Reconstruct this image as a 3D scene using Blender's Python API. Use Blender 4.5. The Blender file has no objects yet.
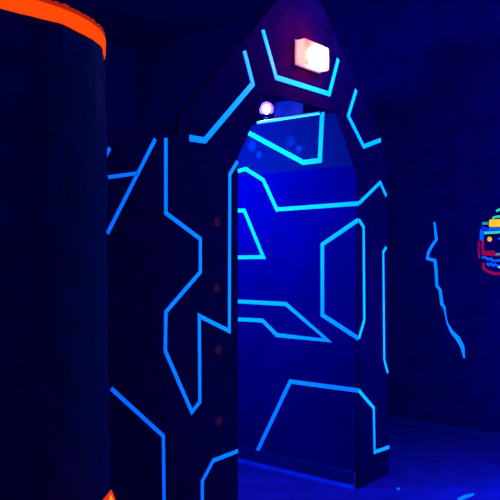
import bpy, bmesh, math, random
from mathutils import Vector
random.seed(7)
S = bpy.context.scene
COL = S.collection

# ------------------------------------------------------------------ camera frame
# World axes follow the partition: X runs along its front face (away from the camera to the right),
# Y runs through the archway into the passage, Z up.  The archway's right jamb edge stands at X=0, Y=0.
F_PX, EYE, HORIZON = 710.0, 1.6, 257.0
CAM = Vector((-4.2657, -2.5188, EYE))
FWD = Vector((0.77444, 0.63264, 0.0))
RGT = Vector((0.63264, -0.77444, 0.0))

def ray(px, py):
    return FWD + RGT * ((px - 250) / F_PX) + Vector((0, 0, (HORIZON - py) / F_PX))
def on_y(px, py, y=0.0):
    r = ray(px, py); return CAM + r * ((y - CAM.y) / r.y)
def on_x(px, py, x=0.0):
    r = ray(px, py); return CAM + r * ((x - CAM.x) / r.x)
def on_z(px, py, z=0.0):
    r = ray(px, py); return CAM + r * ((z - CAM.z) / r.z)
def at_depth(px, py, d):
    return CAM + ray(px, py) * d

cam = bpy.data.cameras.new('camera')
cam.sensor_width = 36.0
cam.lens = F_PX / 500 * 36.0
cam.shift_y = (HORIZON - 250) / 500
cam.clip_start = 0.05
co = bpy.data.objects.new('camera', cam); COL.objects.link(co)
co.location = CAM
co.rotation_euler = FWD.to_track_quat('-Z', 'Y').to_euler()
S.camera = co

# ------------------------------------------------------------------ materials
def principled(name, col, rough=0.7, spec=0.2, metal=0.0, emit=None, es=0.0):
    m = bpy.data.materials.new(name); m.use_nodes = True
    b = m.node_tree.nodes['Principled BSDF']
    b.inputs['Base Color'].default_value = (*col, 1)
    b.inputs['Roughness'].default_value = rough
    b.inputs['Specular IOR Level'].default_value = spec
    b.inputs['Metallic'].default_value = metal
    if emit:
        b.inputs['Emission Color'].default_value = (*emit, 1)
        b.inputs['Emission Strength'].default_value = es
    return m

def mottle(m, lo, hi, scale, bump=0.0, bscale=None, detail=6):
    """Procedural wear: base colour wanders between lo and hi, with a fine bump."""
    nt = m.node_tree; b = nt.nodes['Principled BSDF']
    tc = nt.nodes.new('ShaderNodeTexCoord')
    n = nt.nodes.new('ShaderNodeTexNoise'); n.inputs['Scale'].default_value = scale
    n.inputs['Detail'].default_value = detail
    nt.links.new(tc.outputs['Object'], n.inputs['Vector'])
    r = nt.nodes.new('ShaderNodeValToRGB')
    r.color_ramp.elements[0].position = 0.3; r.color_ramp.elements[0].color = (*lo, 1)
    r.color_ramp.elements[1].position = 0.7; r.color_ramp.elements[1].color = (*hi, 1)
    nt.links.new(n.outputs['Fac'], r.inputs['Fac'])
    nt.links.new(r.outputs['Color'], b.inputs['Base Color'])
    if bump:
        n2 = nt.nodes.new('ShaderNodeTexNoise'); n2.inputs['Scale'].default_value = bscale or scale * 8
        n2.inputs['Detail'].default_value = 4
        nt.links.new(tc.outputs['Object'], n2.inputs['Vector'])
        bp = nt.nodes.new('ShaderNodeBump'); bp.inputs['Strength'].default_value = bump
        bp.inputs['Distance'].default_value = 0.01
        nt.links.new(n2.outputs['Fac'], bp.inputs['Height'])
        nt.links.new(bp.outputs['Normal'], b.inputs['Normal'])
    return m

M = {}
M['black_wall'] = mottle(principled('black_wall_paint', (.02, .01, .02), .9, .0), (.020, .0004, .024), (.032, .0007, .038), 9, .25, 60)
M['far_wall'] = mottle(principled('far_wall_paint', (.02, .01, .02), .9, .0), (.018, .0006, .05), (.028, .001, .08), 7, .25, 50)
M['blue_wall'] = mottle(principled('blue_wall_paint', (.01, .01, .1), .9, .0), (.002, .0005, .095), (.004, .0008, .13), 3, .1, 40)
M['ceiling'] = principled('ceiling_black', (.008, .0005, .06), .9, .0)
M['floor'] = mottle(principled('floor_concrete', (.02, .01, .06), .9, .0), (.035, .004, .115), (.055, .007, .185), 5, .3, 60)
M['board'] = mottle(principled('kickboard_paint', (.01, .01, .06), .7, .15), (.004, .003, .11), (.006, .004, .15), 8)
M['bead'] = mottle(principled('pale_blue_bead', (.01, .05, .4), .6, .1), (.004, .012, .26), (.008, .02, .42), 12)
M['tape'] = mottle(principled('fluorescent_blue_tape', (.1, .95, 1), .5, .2, emit=(0, .014, .85), es=1.0), (.01, .85, .95), (.02, .95, 1), 30)
M['line_paint'] = principled('fluorescent_blue_paint', (.05, .7, 1), .6, .2, emit=(0, .085, .85), es=1.0)
M['plastic'] = mottle(principled('black_plastic_wrap', (.01, .01, .01), .75, .015), (.008, .0003, .042), (.012, .0006, .065), 14, .5, 25)
M['orange'] = mottle(principled('fluorescent_orange_paint', (.3, .03, 0), .8, .0, emit=(1.0, .066, .003), es=1.0), (.28, .02, 0), (.4, .04, 0), 14)
M['orange_dark'] = principled('fluorescent_orange_lip', (.3, .02, 0), .8, .0, emit=(.40, .014, .003), es=1.0)
M['red_dot'] = mottle(principled('dull_red_spot', (.05, .002, .01), .8, .1, emit=(.016, 0, .003), es=1.0), (.02, .0, .016), (.035, .0, .022), 60)
M['metal'] = principled('pale_metal', (.9, .92, .95), .35, .5, metal=0.3)
M['housing'] = principled('dark_blue_housing', (.01, .02, .3), .6, .3)
M['reflector'] = principled('blue_reflector', (.002, .008, .10), .8, .1)
M['bulb_uv'] = principled('violet_white_bulb', (.8, .7, 1), .4, .3, emit=(.9, .75, 1.0), es=9)
M['flame_red'] = mottle(principled('fluorescent_red_plastic', (1, .1, .02), .5, .2, emit=(.75, .025, .005), es=1.0), (.9, .08, .01), (1, .15, .02), 20)
M['flame_yellow'] = mottle(principled('fluorescent_amber_plastic', (1, .4, .05), .5, .2, emit=(1.0, .27, .006), es=1.1), (.9, .35, .02), (1, .5, .04), 20)
M['frosted_plate'] = principled('pink_back_plate', (.5, .3, .35), .6, .2)
M['scrap'] = principled('pale_blue_scrap', (.05, .25, .8), .6, .2, emit=(0, .02, .25), es=1.0)
M['lamp_core'] = principled('warm_white_lamp', (1, .9, .8), .4, .2, emit=(1.0, .62, .42), es=16.0)
def glow(name, col, e, es=1.0):
    M[name] = principled('fluorescent_' + name, tuple(c * .35 for c in col), .8, .0, emit=e, es=es)
glow('mural_green', (.1, .8, .4), (.03, .55, .26)); glow('mural_yellow', (.9, .6, .05), (1.0, .5, .006))
glow('mural_orange', (.9, .5, .05), (1.0, .36, .01)); glow('mural_blue', (.02, .2, .9), (.0, .085, .85))
glow('mural_deep_blue', (.01, .05, .7), (.0, .02, .42)); glow('mural_red', (.6, .02, .08), (.30, .0, .022))
glow('mural_teal', (.05, .5, .5), (.01, .24, .24)); glow('mural_white', (.8, .9, 1), (.4, .8, 1.0))

def see_through(name, tint, emit, es, mixf):
    m = bpy.data.materials.new(name); m.use_nodes = True
    nt = m.node_tree; nt.nodes.remove(nt.nodes['Principled BSDF'])
    out = nt.nodes['Material Output']
    tr = nt.nodes.new('ShaderNodeBsdfTransparent'); tr.inputs['Color'].default_value = (*tint, 1)
    em = nt.nodes.new('ShaderNodeEmission'); em.inputs['Color'].default_value = (*emit, 1); em.inputs['Strength'].default_value = es
    tl = nt.nodes.new('ShaderNodeBsdfTranslucent'); tl.inputs['Color'].default_value = (*tint, 1)
    ad = nt.nodes.new('ShaderNodeAddShader'); nt.links.new(em.outputs[0], ad.inputs[0]); nt.links.new(tl.outputs[0], ad.inputs[1])
    mx = nt.nodes.new('ShaderNodeMixShader'); mx.inputs['Fac'].default_value = mixf
    nt.links.new(tr.outputs[0], mx.inputs[1]); nt.links.new(ad.outputs[0], mx.inputs[2])
    nt.links.new(mx.outputs[0], out.inputs['Surface'])
    return m
M['cover'] = see_through('frosted_pink_cover', (1, .62, .55), (1.0, .30, .26), .65, .5)
M['uv_halo'] = see_through('violet_halo_glow', (.45, .25, 1), (.06, .015, 1.0), .9, .4)  # glowing see-through colour imitating the violet bloom around the bulb

# upper passage panel: one blue base with a few pale spots broken up by noise
def pale_spotted():
    m = principled('spotted_blue_paint', (.01, .01, .1), .75, .1)
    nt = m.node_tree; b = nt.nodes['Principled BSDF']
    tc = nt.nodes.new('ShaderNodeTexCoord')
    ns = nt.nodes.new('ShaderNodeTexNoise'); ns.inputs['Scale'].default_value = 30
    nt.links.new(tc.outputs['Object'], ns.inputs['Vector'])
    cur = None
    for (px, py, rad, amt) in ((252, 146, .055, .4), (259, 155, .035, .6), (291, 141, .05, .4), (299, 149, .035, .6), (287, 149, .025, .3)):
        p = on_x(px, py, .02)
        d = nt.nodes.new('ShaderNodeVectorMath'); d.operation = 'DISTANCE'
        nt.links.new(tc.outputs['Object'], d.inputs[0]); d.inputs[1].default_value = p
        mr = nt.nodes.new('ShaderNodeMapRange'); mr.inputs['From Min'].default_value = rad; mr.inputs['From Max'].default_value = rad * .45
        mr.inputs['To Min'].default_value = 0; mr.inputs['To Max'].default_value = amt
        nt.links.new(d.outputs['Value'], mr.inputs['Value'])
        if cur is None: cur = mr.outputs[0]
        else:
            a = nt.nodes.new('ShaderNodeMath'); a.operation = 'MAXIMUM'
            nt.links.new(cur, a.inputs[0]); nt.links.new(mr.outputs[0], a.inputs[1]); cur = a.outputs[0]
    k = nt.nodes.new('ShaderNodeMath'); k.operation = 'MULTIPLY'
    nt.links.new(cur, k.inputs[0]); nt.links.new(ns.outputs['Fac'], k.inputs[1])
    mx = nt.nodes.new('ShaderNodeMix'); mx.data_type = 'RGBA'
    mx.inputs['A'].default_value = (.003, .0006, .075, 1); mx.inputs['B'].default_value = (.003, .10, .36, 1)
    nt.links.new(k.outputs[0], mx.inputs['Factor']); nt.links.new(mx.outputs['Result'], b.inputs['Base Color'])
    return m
M['pale_spotted'] = pale_spotted()

# ------------------------------------------------------------------ mesh helpers
def link(name, bm, mat, parent=None, smooth=False):
    bmesh.ops.recalc_face_normals(bm, faces=bm.faces[:])
    me = bpy.data.meshes.new(name); bm.to_mesh(me); bm.free()
    me.materials.append(M[mat])
    if smooth:
        for p in me.polygons: p.use_smooth = True
    o = bpy.data.objects.new(name, me); COL.objects.link(o)
    if parent: o.parent = parent
    return o
def tag(o, label, cat, group=None):
    o['label'] = label; o['category'] = cat
    if group: o['group'] = group
    return o
def structure(o):
    o['kind'] = 'structure'; return o
def empty(name, loc):
    o = bpy.data.objects.new(name, None); COL.objects.link(o); o.location = loc; return o
def box(bm, a, b, bevel=0.0, off=(0, 0, 0)):
    off = Vector(off)
    vs = [bm.verts.new(Vector((x, y, z)) - off) for x in (a[0], b[0]) for y in (a[1], b[1]) for z in (a[2], b[2])]
    fs = [bm.faces.new([vs[i] for i in f]) for f in ((0, 1, 3, 2), (4, 6, 7, 5), (0, 4, 5, 1), (2, 3, 7, 6), (0, 2, 6, 4), (1, 5, 7, 3))]
    if bevel:
        es = {e for f in fs for e in f.edges}
        bmesh.ops.bevel(bm, geom=list(es), offset=bevel, segments=3, profile=.5, affect='EDGES')
def prism(bm, pts, nrm, depth):
    """Closed outline pts (3D, planar) pushed along nrm by depth."""
    a = [bm.verts.new(p) for p in pts]
    b = [bm.verts.new(Vector(p) + Vector(nrm) * depth) for p in pts]
    n = len(pts)
    bm.faces.new(a); bm.faces.new(b[::-1])
    for i in range(n):
        bm.faces.new((a[i], b[i], b[(i + 1) % n], a[(i + 1) % n]))
def ribbon(bm, pts, nrm, width, thick=.0025, lift=.0004, closed=False, widths=None):
    """A flat strip with mitred bends along pts, lying on the plane with normal nrm."""
    nrm = Vector(nrm).normalized()
    pts = [Vector(p) + nrm * lift for p in pts]
    n = len(pts); L, R = [], []
    for i, p in enumerate(pts):
        din = (p - pts[i - 1]).normalized() if (i > 0 or closed) else None
        dout = (pts[(i + 1) % n] - p).normalized() if (i < n - 1 or closed) else None
        if din is None: din = dout
        if dout is None: dout = din
        s1, s2 = nrm.cross(din), nrm.cross(dout)
        m = (s1 + s2).normalized()
        w = (widths[i] if widths else width) / 2
        k = w / max(.42, m.dot(s1))
        L.append(p + m * k); R.append(p - m * k)
    rng = range(n if closed else n - 1)
    up = nrm * thick
    l0 = [bm.verts.new(p) for p in L]; r0 = [bm.verts.new(p) for p in R]
    l1 = [bm.verts.new(p + up) for p in L]; r1 = [bm.verts.new(p + up) for p in R]
    for i in rng:
        j = (i + 1) % n
        bm.faces.new((l1[i], r1[i], r1[j], l1[j])); bm.faces.new((l0[i], l0[j], r0[j], r0[i]))
        bm.faces.new((l0[i], l1[i], l1[j], l0[j])); bm.faces.new((r0[i], r0[j], r1[j], r1[i]))
    if not closed:
        bm.faces.new((l0[0], r0[0], r1[0], l1[0])); bm.faces.new((l0[-1], l1[-1], r1[-1], r0[-1]))

# ------------------------------------------------------------------ the setting
def slab(name, a, b, mat):
    bm = bmesh.new(); box(bm, a, b); return structure(link(name, bm, mat))
RX = 1.95                                                     # the arena's right wall
slab('floor', (-6.5, -5.2, -.1), (RX + .1, 4.6, 0), 'floor')
slab('ceiling', (-6.5, -5.2, 4.3), (RX + .1, 4.6, 4.4), 'ceiling')
slab('wall_right', (RX, -5.2, 0), (RX + .1, 4.6, 4.3), 'far_wall')
slab('wall_back', (-6.5, 4.5, 0), (RX, 4.6, 4.3), 'far_wall')
slab('wall_left', (-6.5, -5.2, 0), (-6.4, 4.5, 4.3), 'far_wall')
slab('wall_front', (-6.4, -5.2, 0), (RX, -5.1, 4.3), 'far_wall')

# the partition with the gabled archway
T = .018
JL = -1.287
bm = bmesh.new()
outline = [(-3.9, 0), (JL, 0), (JL, 2.15), (-1.06, 2.50), (-1.0, 2.55), (-.26, 2.555), (0, 2.17), (0, 0), (.43, 0), (.43, 2.38),
           (-.5, 3.25), (-.79, 3.25), (-1.75, 2.3), (-1.75, 2.205), (-3.9, 2.205)]
prism(bm, [(x, 0, z) for x, z in outline], (0, 1, 0), T)
bm.normal_update(); bmesh.ops.triangulate(bm, faces=[f for f in bm.faces if len(f.verts) > 4])
structure(link('wall_partition', bm, 'black_wall'))
# passage behind the archway
slab('wall_passage', (0, T, 0), (.32, 2.6, 2.235), 'blue_wall')
slab('wall_upper', (.02, T, 2.235), (.15, 2.6, 2.625), 'pale_spotted')
slab('wall_side', (JL - .09, T, 0), (JL - .02, 2.6, 2.15), 'black_wall')
slab('baseboard_right', (RX - .014, -5.1, 0), (RX, 4.5, .05), 'board')
slab('baseboard_passage', (-.022, T + .002, 0), (0, 2.6, .115), 'board')
bm = bmesh.new()
prism(bm, [(-.022, T + .002, 0), (-.062, T + .002, 0), (-.058, T + .002, .012), (-.045, T + .002, .022), (-.022, T + .002, .026)], (0, 1, 0), 2.5)
structure(link('trim_2', bm, 'bead'))
p0 = on_x(258, 122, .02); p1 = on_x(321, 113, .02)
bm = bmesh.new(); box(bm, (.004, p1.y, 2.625), (.06, p0.y, 2.646), .004)
structure(link('trim_1', bm, 'metal'))

# ------------------------------------------------------------------ fluorescent tape lines
FN, SN = (0, -1, 0), (-1, 0, 0)
def tape(label, runs, group='glowing tape lines'):
    """runs: list of (plane, pixel points, width); plane 'f' front face, 's' passage wall, 'u' upper panel."""
    bm = bmesh.new()
    for r in runs:
        plane, pts, w = r[:3]; closed = len(r) > 3
        if plane == 'f': ribbon(bm, [on_y(x, y) if not isinstance(x, str) else y for x, y in pts], FN, w, closed=closed)
        elif plane == 's': ribbon(bm, [on_x(x, y) for x, y in pts], SN, w, closed=closed)
        else: ribbon(bm, [on_x(x, y, .02) for x, y in pts], SN, w, closed=closed)
    return tag(link('glow_tape', bm, 'tape'), label, 'tape', group)
CX = 358.6     # picture column of the jamb corner, where strips fold from passage wall to front face
W1, W2 = .0215, .03
tape('shortest strip of glowing blue tape, a stub beside the black column near the partition top', [('f', [(104.5, 158), (109.5, 148)], .018)])
tape('glowing blue tape with a side branch, slanting down to the black column edge',
     [('f', [(155, 139), (107, 233.5)], .019), ('f', [(106, 177.5), (137.2, 173.3)], .017)])
tape('longest glowing blue tape, zigzag outline ending in a low V left of the archway',
     [('f', [(165.5, 138), (165.5, 213), (200, 239), (200, 272), (165.5, 312), (165, 351), (191.5, 412), (199.5, 402), (199, 316),
             (229, 331), (229.5, 174), (237.2, 161.5)], W1)])
tape('glowing blue tape bending once, lower left of the partition close to the column',
     [('f', [(111, 388.5), (163, 436), (164, 520)], .019)])
tape('glowing blue tape rising and hooking right to the left jamb near the floor',
     [('f', [(202, 520), (202, 481), (213, 460.5), (237.5, 451)], W1)])
tape('thick glowing blue tape following the upper left slope of the archway', [('f', [(244, 51), (252.5, 84), (204.5, 140.5), (189, 138)], .032)])
tape('cup shaped glowing blue tape under the orange emergency light', [('f', [(262.5, 30), (276, 77.5), (329, 94), (338, 59)], .031)])
tape('small hook of glowing blue tape upper right of the archway', [('f', [(356, 90), (348, 116), (363.5, 146.5), (380.5, 140)], .03)])
tape('thin upright glowing blue tape along the outer edge of the right pier', [('f', [(386, 247), (383, 252), (384, 360), (387.5, 373)], .024)])
tape('tall basin of glowing blue tape on the upper passage panel below the violet lamp',
     [('u', [(248, 132.5), (303.5, 162.5), (320, 160.5), (322.5, 112)], .036)])
tape('long glowing blue tape crossing the passage wall and peaking on the right pier',
     [('s', [(228, 174), (246, 169), (263.5, 180), (277, 209.5), (CX, 203.5)], W2),
      ('f', [(CX, 203.5), (380, 182.5), (386, 196)], .026)])
tape('glowing blue tape in a sloping open trapezoid, beside the left jamb at mid height',
     [('s', [(222, 211), (244.5, 210.5), (263.5, 257), (222, 257.5)], W2)])
tape('glowing blue tape arrowhead pointing right, low on the passage wall',
     [('s', [(222, 300.5), (286, 304), (328, 340.5), (277, 335), (262.5, 320.5), (222, 318.5)], W2)])
tape('tall closed six sided loop of glowing blue tape wrapped on the jamb corner',
     [('s', [(CX, 219.8), (322.5, 244.5), (322.5, 315), (CX, 338.5)], W2),
      ('f', [(CX, 219.8), (363.3, 227), (364, 320), (CX, 338.5)], .026)])
tape('large glowing blue tape outline like a tent, lowest on the passage wall above the kickboard',
     [('s', [(257.5, 451), (290.5, 381.5), (CX, 390.5)], W2),
      ('f', [(CX, 390.5), (373.5, 408), (374.3, 452), (389, 447)], .026)])

# dull red spots on the partition
for (px, py, lab) in ((217, 222, 'topmost dull red spot on the partition left of the archway'),
                      (216.5, 288, 'second dull red spot from the top on the partition, right of the zigzag tape'),
                      (218, 350, 'third dull red spot from the top, under the tape bend by the jamb'),
                      (218.5, 421, 'lowest dull red spot on the partition, above the hooked tape')):
    bm = bmesh.new(); c = on_y(px, py)
    pts = []
    for k in range(20):
        a = k / 20 * math.tau; r = .026 * (1 + .08 * math.sin(3 * a + px) + .06 * math.sin(5 * a + py))
        pts.append((c.x + r * math.cos(a), -.0005, c.z + r * math.sin(a)))
    prism(bm, pts, (0, -1, 0), .003)
    tag(link('red_spot', bm, 'red_dot'), lab, 'spot', 'dull red spots')

# ------------------------------------------------------------------ jagged crack line and face mural on the right wall
bm = bmesh.new()
zz = [(434.5, 222), (435.5, 231), (436.5, 239.5), (432, 246), (428.5, 252.5), (427.5, 258.5), (435, 260.5), (436.3, 272), (437, 286), (440.2, 290), (442, 304),
      (444.6, 308), (445.8, 316), (447.3, 323), (452, 332), (458, 338.5), (462.5, 347), (464.3, 358)]
ww = [.020, .026, .03, .03, .032, .03, .034, .034, .03, .032, .036, .028, .012, .014, .036, .05, .044, .014]
ribbon(bm, [on_x(x, y, RX) for x, y in zz], SN, .03, widths=[q * .85 for q in ww])
tag(link('crack_line', bm, 'line_paint'), 'jagged glowing blue line running down the dark right wall like a crack', 'painted line')

mur = empty('face_mural', on_x(505, 278, RX))
tag(mur, 'multicoloured glowing robot face mural on the dark right wall at the picture edge', 'mural')
def mark(name, mat, pts=None, strokes=None, w=.02, layer=0):
    bm = bmesh.new(); off = mur.location; dx = RX - .0005 - layer * .0025
    if pts: prism(bm, [on_x(x, y, dx) - off for x, y in pts], SN, .0022)
    for s in strokes or []: ribbon(bm, [on_x(x, y, dx) - off for x, y in s], SN, w, thick=.0022)
    return link(name, bm, mat, mur)
mark('hair_stripe', 'mural_green', strokes=[[(496.3, 211.3), (499, 209.8), (505, 208.3), (511, 209.5)]], w=.02)
mark('hair_stripe', 'mural_green', strokes=[[(492.5, 218.2), (496, 216.8), (505, 216), (515, 217)]], w=.02)
mark('side_stripe', 'mural_teal', strokes=[[(482.2, 223.5), (488.3, 223.2)]], w=.024)
mark('headband', 'mural_yellow', pts=[(489.3, 220.3), (490.3, 219.4), (520, 218.8), (521, 226.5), (490, 227), (489, 226)])
mark('brow_band', 'mural_deep_blue', pts=[(481.5, 226.3), (489, 227.8), (524, 227.2), (525, 231.5), (484, 232.2), (480.5, 231)])
mark('brow_stripe', 'mural_blue', strokes=[[(489, 229), (522, 228.3)]], w=.022, layer=1)
mark('temple', 'mural_blue', pts=[(480.2, 229.5), (483.5, 231), (483.7, 239), (482.8, 240.2), (479.6, 240)], layer=1)
mark('visor_edge', 'mural_green', strokes=[[(484, 233), (497, 232.3), (505, 231.2), (522, 231.5)]], w=.022, layer=2)
mark('eye', 'mural_orange', pts=[(489.7 + 2.3 * math.cos(a * math.tau / 16), 239.2 + 2.5 * math.sin(a * math.tau / 16)) for a in range(16)])
mark('eye', 'mural_orange', pts=[(512 + 2.3 * math.cos(a * math.tau / 16), 238.9 + 2.5 * math.sin(a * math.tau / 16)) for a in range(16)])
mark('nose', 'mural_blue', pts=[(498, 238), (503, 236.7), (503.5, 238.7), (499, 239.6)])
mark('jaw_line', 'mural_red', strokes=[[(479, 241.5), (478.6, 250), (479.6, 258)]], w=.015)
mark('jaw_line', 'mural_red', strokes=[[(482.7, 240), (482.9, 252)]], w=.022)
mark('cheek', 'mural_red', pts=[(481.6, 250), (486, 251), (494, 250.5), (495.3, 253), (500, 254), (500, 256.3), (490, 255.6), (482, 255.2)])
mark('mouth', 'mural_teal', strokes=[[(495.8, 254.3), (505, 253.2), (514, 254)]], w=.016, layer=1)
mark('beard_line', 'mural_blue', strokes=[[(482, 257.2), (486, 257.6), (487, 259.2), (491.5, 258.8), (493, 261), (500, 260.4), (512, 261.5)]], w=.02)
mark('beard_line', 'mural_blue', strokes=[[(486.8, 263.2), (489, 265), (491.2, 263.8), (493.2, 265.8), (495.4, 264.4), (497.5, 266.2), (505, 265)]], w=.02)
mark('tooth', 'mural_white', pts=[(498.6, 266.4), (500.4, 266.3), (500.4, 268), (498.8, 268.2)], layer=1)
mark('chin', 'mural_red', strokes=[[(483.4, 263), (483.8, 268.5), (488, 271.5), (494, 273.4), (499, 273.6), (508, 273)]], w=.024)

# ------------------------------------------------------------------ black column with an orange rim
cc = CAM + FWD * 2.119 + RGT * -.828
colm = empty('round_column', (cc.x, cc.y, 0))
tag(colm, 'wide black round column wrapped in crinkled plastic with a glowing orange rim', 'column')
bm = bmesh.new(); N, K, R0 = 160, 90, .383
rings = []
from mathutils import noise
for k in range(K + 1):
    z = 2.23 * k / K; ring = []
    for i in range(N):
        a = i / N * math.tau
        p = Vector((math.cos(a) * 1.4, math.sin(a) * 1.4, z * 3.2))
        r = R0 + .006 + .018 * (1 - z / 2.23) * min(1, (2.23 - z) * 4) - .006 * (z > 2.2) + .007 * noise.noise(p * 3.1) + .003 * noise.noise(p * 9.0)
        ring.append(bm.verts.new((r * math.cos(a), r * math.sin(a), z)))
    rings.append(ring)
for k in range(K):
    for i in range(N):
        j = (i + 1) % N
        bm.faces.new((rings[k][i], rings[k][j], rings[k + 1][j], rings[k + 1][i]))
bm.faces.new(rings[0][::-1]); bm.faces.new(rings[-1])
link('shaft', bm, 'plastic', colm, smooth=True)
def band(name, mat, prof, jit0=0, jit1=0):
    bm = bmesh.new(); n = 260; rr = []
    for q, (r, z) in enumerate(prof):
        ring = []
        for i in range(n):
            a = i / n * math.tau
            dz = 0
            if q == 0: dz = random.uniform(-jit0, jit0)
            if q == len(prof) - 1 or (jit1 and q == len(prof) - 2): dz = random.uniform(-jit1, jit1)
            ring.append(bm.verts.new((r * math.cos(a), r * math.sin(a), z + dz)))
        rr.append(ring)
    for q in range(len(rr) - 1):
        for i in range(n):
            j = (i + 1) % n; bm.faces.new((rr[q][i], rr[q][j], rr[q + 1][j], rr[q + 1][i]))
    return bm
bm = band('rim', 'orange', [(.380, 2.224), (.389, 2.226), (.390, 2.266), (.380, 2.266)], 0, 0)
rim = link('rim', bm, 'orange', colm); rim['label'] = 'glowing orange rim band'
bm = band('lip', 'orange_dark', [(.384, 2.264), (.388, 2.268), (.387, 2.281), (.376, 2.284)], 0, .0045)
lip = link('ragged_lip', bm, 'orange_dark', colm); lip['label'] = 'dark orange ragged top lip'
bm = bmesh.new()
vs = [bm.verts.new((.381 * math.cos(i / 80 * math.tau), .381 * math.sin(i / 80 * math.tau), 2.22)) for i in range(80)]
vt = [bm.verts.new((.381 * math.cos(i / 80 * math.tau), .381 * math.sin(i / 80 * math.tau), 2.272)) for i in range(80)]
bm.faces.new(vs[::-1]); bm.faces.new(vt)
for i in range(80): bm.faces.new((vs[i], vs[(i + 1) % 80], vt[(i + 1) % 80], vt[i]))
link('cap', bm, 'plastic', colm)

# ------------------------------------------------------------------ flame ornament at the foot of the partition
tip = at_depth(111, 489.3, 1.78)
fl = empty('flame_ornament', (tip.x, tip.y, 0))
tag(fl, 'red and amber flame tip poking up beside the black column at the bottom edge', 'ornament')
H = tip.z
def flame(name, mat, pts, thick, layer):
    """Leaf-shaped tongue in the picture-facing direction, lens-shaped in section."""
    bm = bmesh.new(); nrm = -FWD
    n = len(pts); cxm = sum(p[0] for p in pts) / n; czm = sum(p[1] for p in pts) / n
    base = nrm * layer
    edge = [bm.verts.new(RGT * x + Vector((0, 0, z)) + base) for x, z in pts]
    for s in (1, -1):
        inner = [bm.verts.new(RGT * (cxm + (x - cxm) * .72) + Vector((0, 0, czm + (z - czm) * .86)) + base + nrm * s * thick) for x, z in pts]
        for i in range(n):
            j = (i + 1) % n
            bm.faces.new((edge[i], edge[j], inner[j], inner[i]))
        bm.faces.new(inner)
    return link(name, bm, mat, fl)
k = 1.78 / F_PX
outer = [(-.09, .06), (-.15, H - .40), (-.145, H - .25), (-.075, H - .10), (-9 * k, H - 11 * k), (-4.5 * k, H - 6 * k), (0, H),
         (2.2 * k, H - 4 * k), (4.2 * k, H - 10 * k), (.05, H - .12), (.12, H - .26), (.14, H - .42), (.09, .06)]
flame('outer_flame', 'flame_red', outer, .02, 0)
inner = [(-.05, .07), (-.08, H - .40), (-.05, H - .22), (-.016, H - .09), (-1.2 * k, H - 11 * k), (.1 * k, H - 6 * k), (.9 * k, H - 1.6 * k), (2.8 * k, H - 4.6 * k),
         (5.0 * k, H - 10.5 * k), (.045, H - .13), (.085, H - .28), (.09, H - .42), (.06, .07)]
flame('inner_flame', 'flame_yellow', inner, .012, .022)
bm = bmesh.new(); bmesh.ops.create_cone(bm, cap_ends=True, segments=40, radius1=.17, radius2=.13, depth=.08)
bmesh.ops.translate(bm, verts=bm.verts[:], vec=(0, 0, .04)); link('base', bm, 'plastic', fl)

# ------------------------------------------------------------------ emergency light on the gable
PY = -.085
a = on_y(302, 37, PY); b = on_y(330, 66, PY)
x0, x1 = on_y(293.5, 50).x, b.x
zt, zb = on_y(302, 36, PY).z, on_y(301, 60.5, PY).z
em = empty('emergency_light', ((x0 + x1) / 2, 0, zb))
tag(em, 'bright peach emergency light box on the gable above the archway', 'light')
o = em.location
bm = bmesh.new(); box(bm, (x0 - .004, -.014, zb - .004), (x1 + .004, -.0003, zt + .004), .004, off=o); link('back_plate', bm, 'frosted_plate', em)
bm = bmesh.new(); box(bm, (x0, PY, zb), (x1, -.0145, zt), .016, off=o); link('cover', bm, 'cover', em, smooth=False)
bm = bmesh.new(); bmesh.ops.create_uvsphere(bm, u_segments=32, v_segments=20, radius=1)
hw, hh = (x1 - x0) / 2, (zt - zb) / 2
for v in bm.verts:
    v.co = Vector((hw * .22 + v.co.x * hw * .66, (PY - .014) / 2 + v.co.y * .027, hh + v.co.z * hh * .80))
link('lamp', bm, 'lamp_core', em, smooth=True)

# ------------------------------------------------------------------ violet lamp on top of the passage wall
LX = .085
pc = on_x(266.5, 109, LX)
uv = empty('violet_lamp', (LX, pc.y, 2.625))
tag(uv, 'small violet ultraviolet lamp shining on top of the passage wall inside the archway', 'lamp')
o = uv.location
bm = bmesh.new(); bmesh.ops.create_uvsphere(bm, u_segments=24, v_segments=16, radius=.034)
for v in bm.verts: v.co.z *= 1.15
bmesh.ops.translate(bm, verts=bm.verts[:], vec=(0, 0, pc.z - o.z)); link('bulb', bm, 'bulb_uv', uv, smooth=True)
bm = bmesh.new(); bmesh.ops.create_uvsphere(bm, u_segments=32, v_segments=20, radius=.056)
bmesh.ops.delete(bm, geom=[v for v in bm.verts if v.co.z < -.045], context='VERTS')
bmesh.ops.translate(bm, verts=bm.verts[:], vec=(0, 0, pc.z - o.z)); link('halo', bm, 'uv_halo', uv, smooth=True)  # added shell that carries the bulb's halo
bm = bmesh.new(); bmesh.ops.create_cone(bm, cap_ends=True, segments=24, radius1=.03, radius2=.022, depth=.06)
bmesh.ops.translate(bm, verts=bm.verts[:], vec=(0, 0, .0305)); link('socket', bm, 'housing', uv)
q0, q1 = on_x(274, 105, .13), on_x(303, 105, .13)
bm = bmesh.new(); box(bm, (.13, q1.y, 2.6255), (.145, q0.y, 2.80), .004, off=o); link('reflector', bm, 'reflector', uv)

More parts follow.
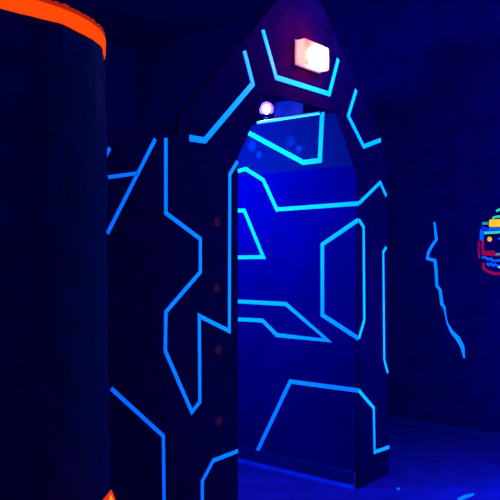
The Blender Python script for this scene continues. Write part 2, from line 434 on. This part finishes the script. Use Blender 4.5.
# ------------------------------------------------------------------ bits on the floor
def scrap(label, px, pts):
    c = on_z(*px); bm = bmesh.new()
    prism(bm, [on_z(x, y, .0005) for x, y in pts], (0, 0, 1), .003)
    tag(link('floor_scrap', bm, 'scrap'), label, 'scrap', 'pale scraps on the floor')
scrap('tiny pale blue scrap on the floor beside the right pier', (398, 489), [(396.8, 488.6), (398.2, 487.9), (399.8, 488.6), (399.4, 489.8), (397.4, 490)])
scrap('long pale blue scrap on the floor at the bottom right', (467, 497), [(457, 499.5), (463, 496), (469, 494.6), (474.5, 493.8), (473, 495.8), (467, 498), (461, 500.5)])

# ------------------------------------------------------------------ light
def point(name, loc, col, power, radius):
    l = bpy.data.lights.new(name, 'POINT'); l.color = col; l.energy = power; l.shadow_soft_size = radius
    o = bpy.data.objects.new(name, l); COL.objects.link(o); o.location = loc; return o
UVC = (.012, .2, 1.0)
point('blacklight_passage', (-1.08, 1.2, 2.3), UVC, 370, .08)      # blacklight on the passage's hidden left side
point('blacklight_front', (-.4, -1.0, 3.3), (.008, .27, 1.0), 170, .10)        # blacklight under the ceiling in front of the gable
point('blacklight_side', (.2, -1.35, 1.1), (.008, .23, 1.0), 240, .12)              # blacklight to the right of the frame
point('fill_rear', (-5.2, -2.7, 2.9), UVC, 170, .12)             # added fill lifting the column's near side, no lamp known there
sp = bpy.data.lights.new('blacklight_lamp', 'SPOT'); sp.color = (.6, .45, 1.0); sp.energy = 14.0; sp.shadow_soft_size = .02
sp.spot_size = math.radians(150); sp.spot_blend = .4
so = bpy.data.objects.new('blacklight_lamp', sp); COL.objects.link(so); so.location = (LX - .062, pc.y, pc.z)
so.rotation_euler = Vector((-.6, -.7, -.45)).to_track_quat('-Z', 'Y').to_euler()   # the violet lamp seen in the archway

point('emergency_glow', (on_y(318, 52, -.13).x, -.13, (zt + zb) / 2), (1.0, .09, .06), 5.5, .05)   # the emergency lamp's own light

w = bpy.data.worlds.new('world'); S.world = w; w.use_nodes = True
w.node_tree.nodes['Background'].inputs['Color'].default_value = (.0, .0, .02, 1)
w.node_tree.nodes['Background'].inputs['Strength'].default_value = .0

S.view_settings.view_transform = 'Standard'
try: S.view_settings.look = 'None'
except Exception: pass
S.view_settings.exposure = 0.0
S.view_settings.gamma = 1.0
S.view_settings.use_curve_mapping = False
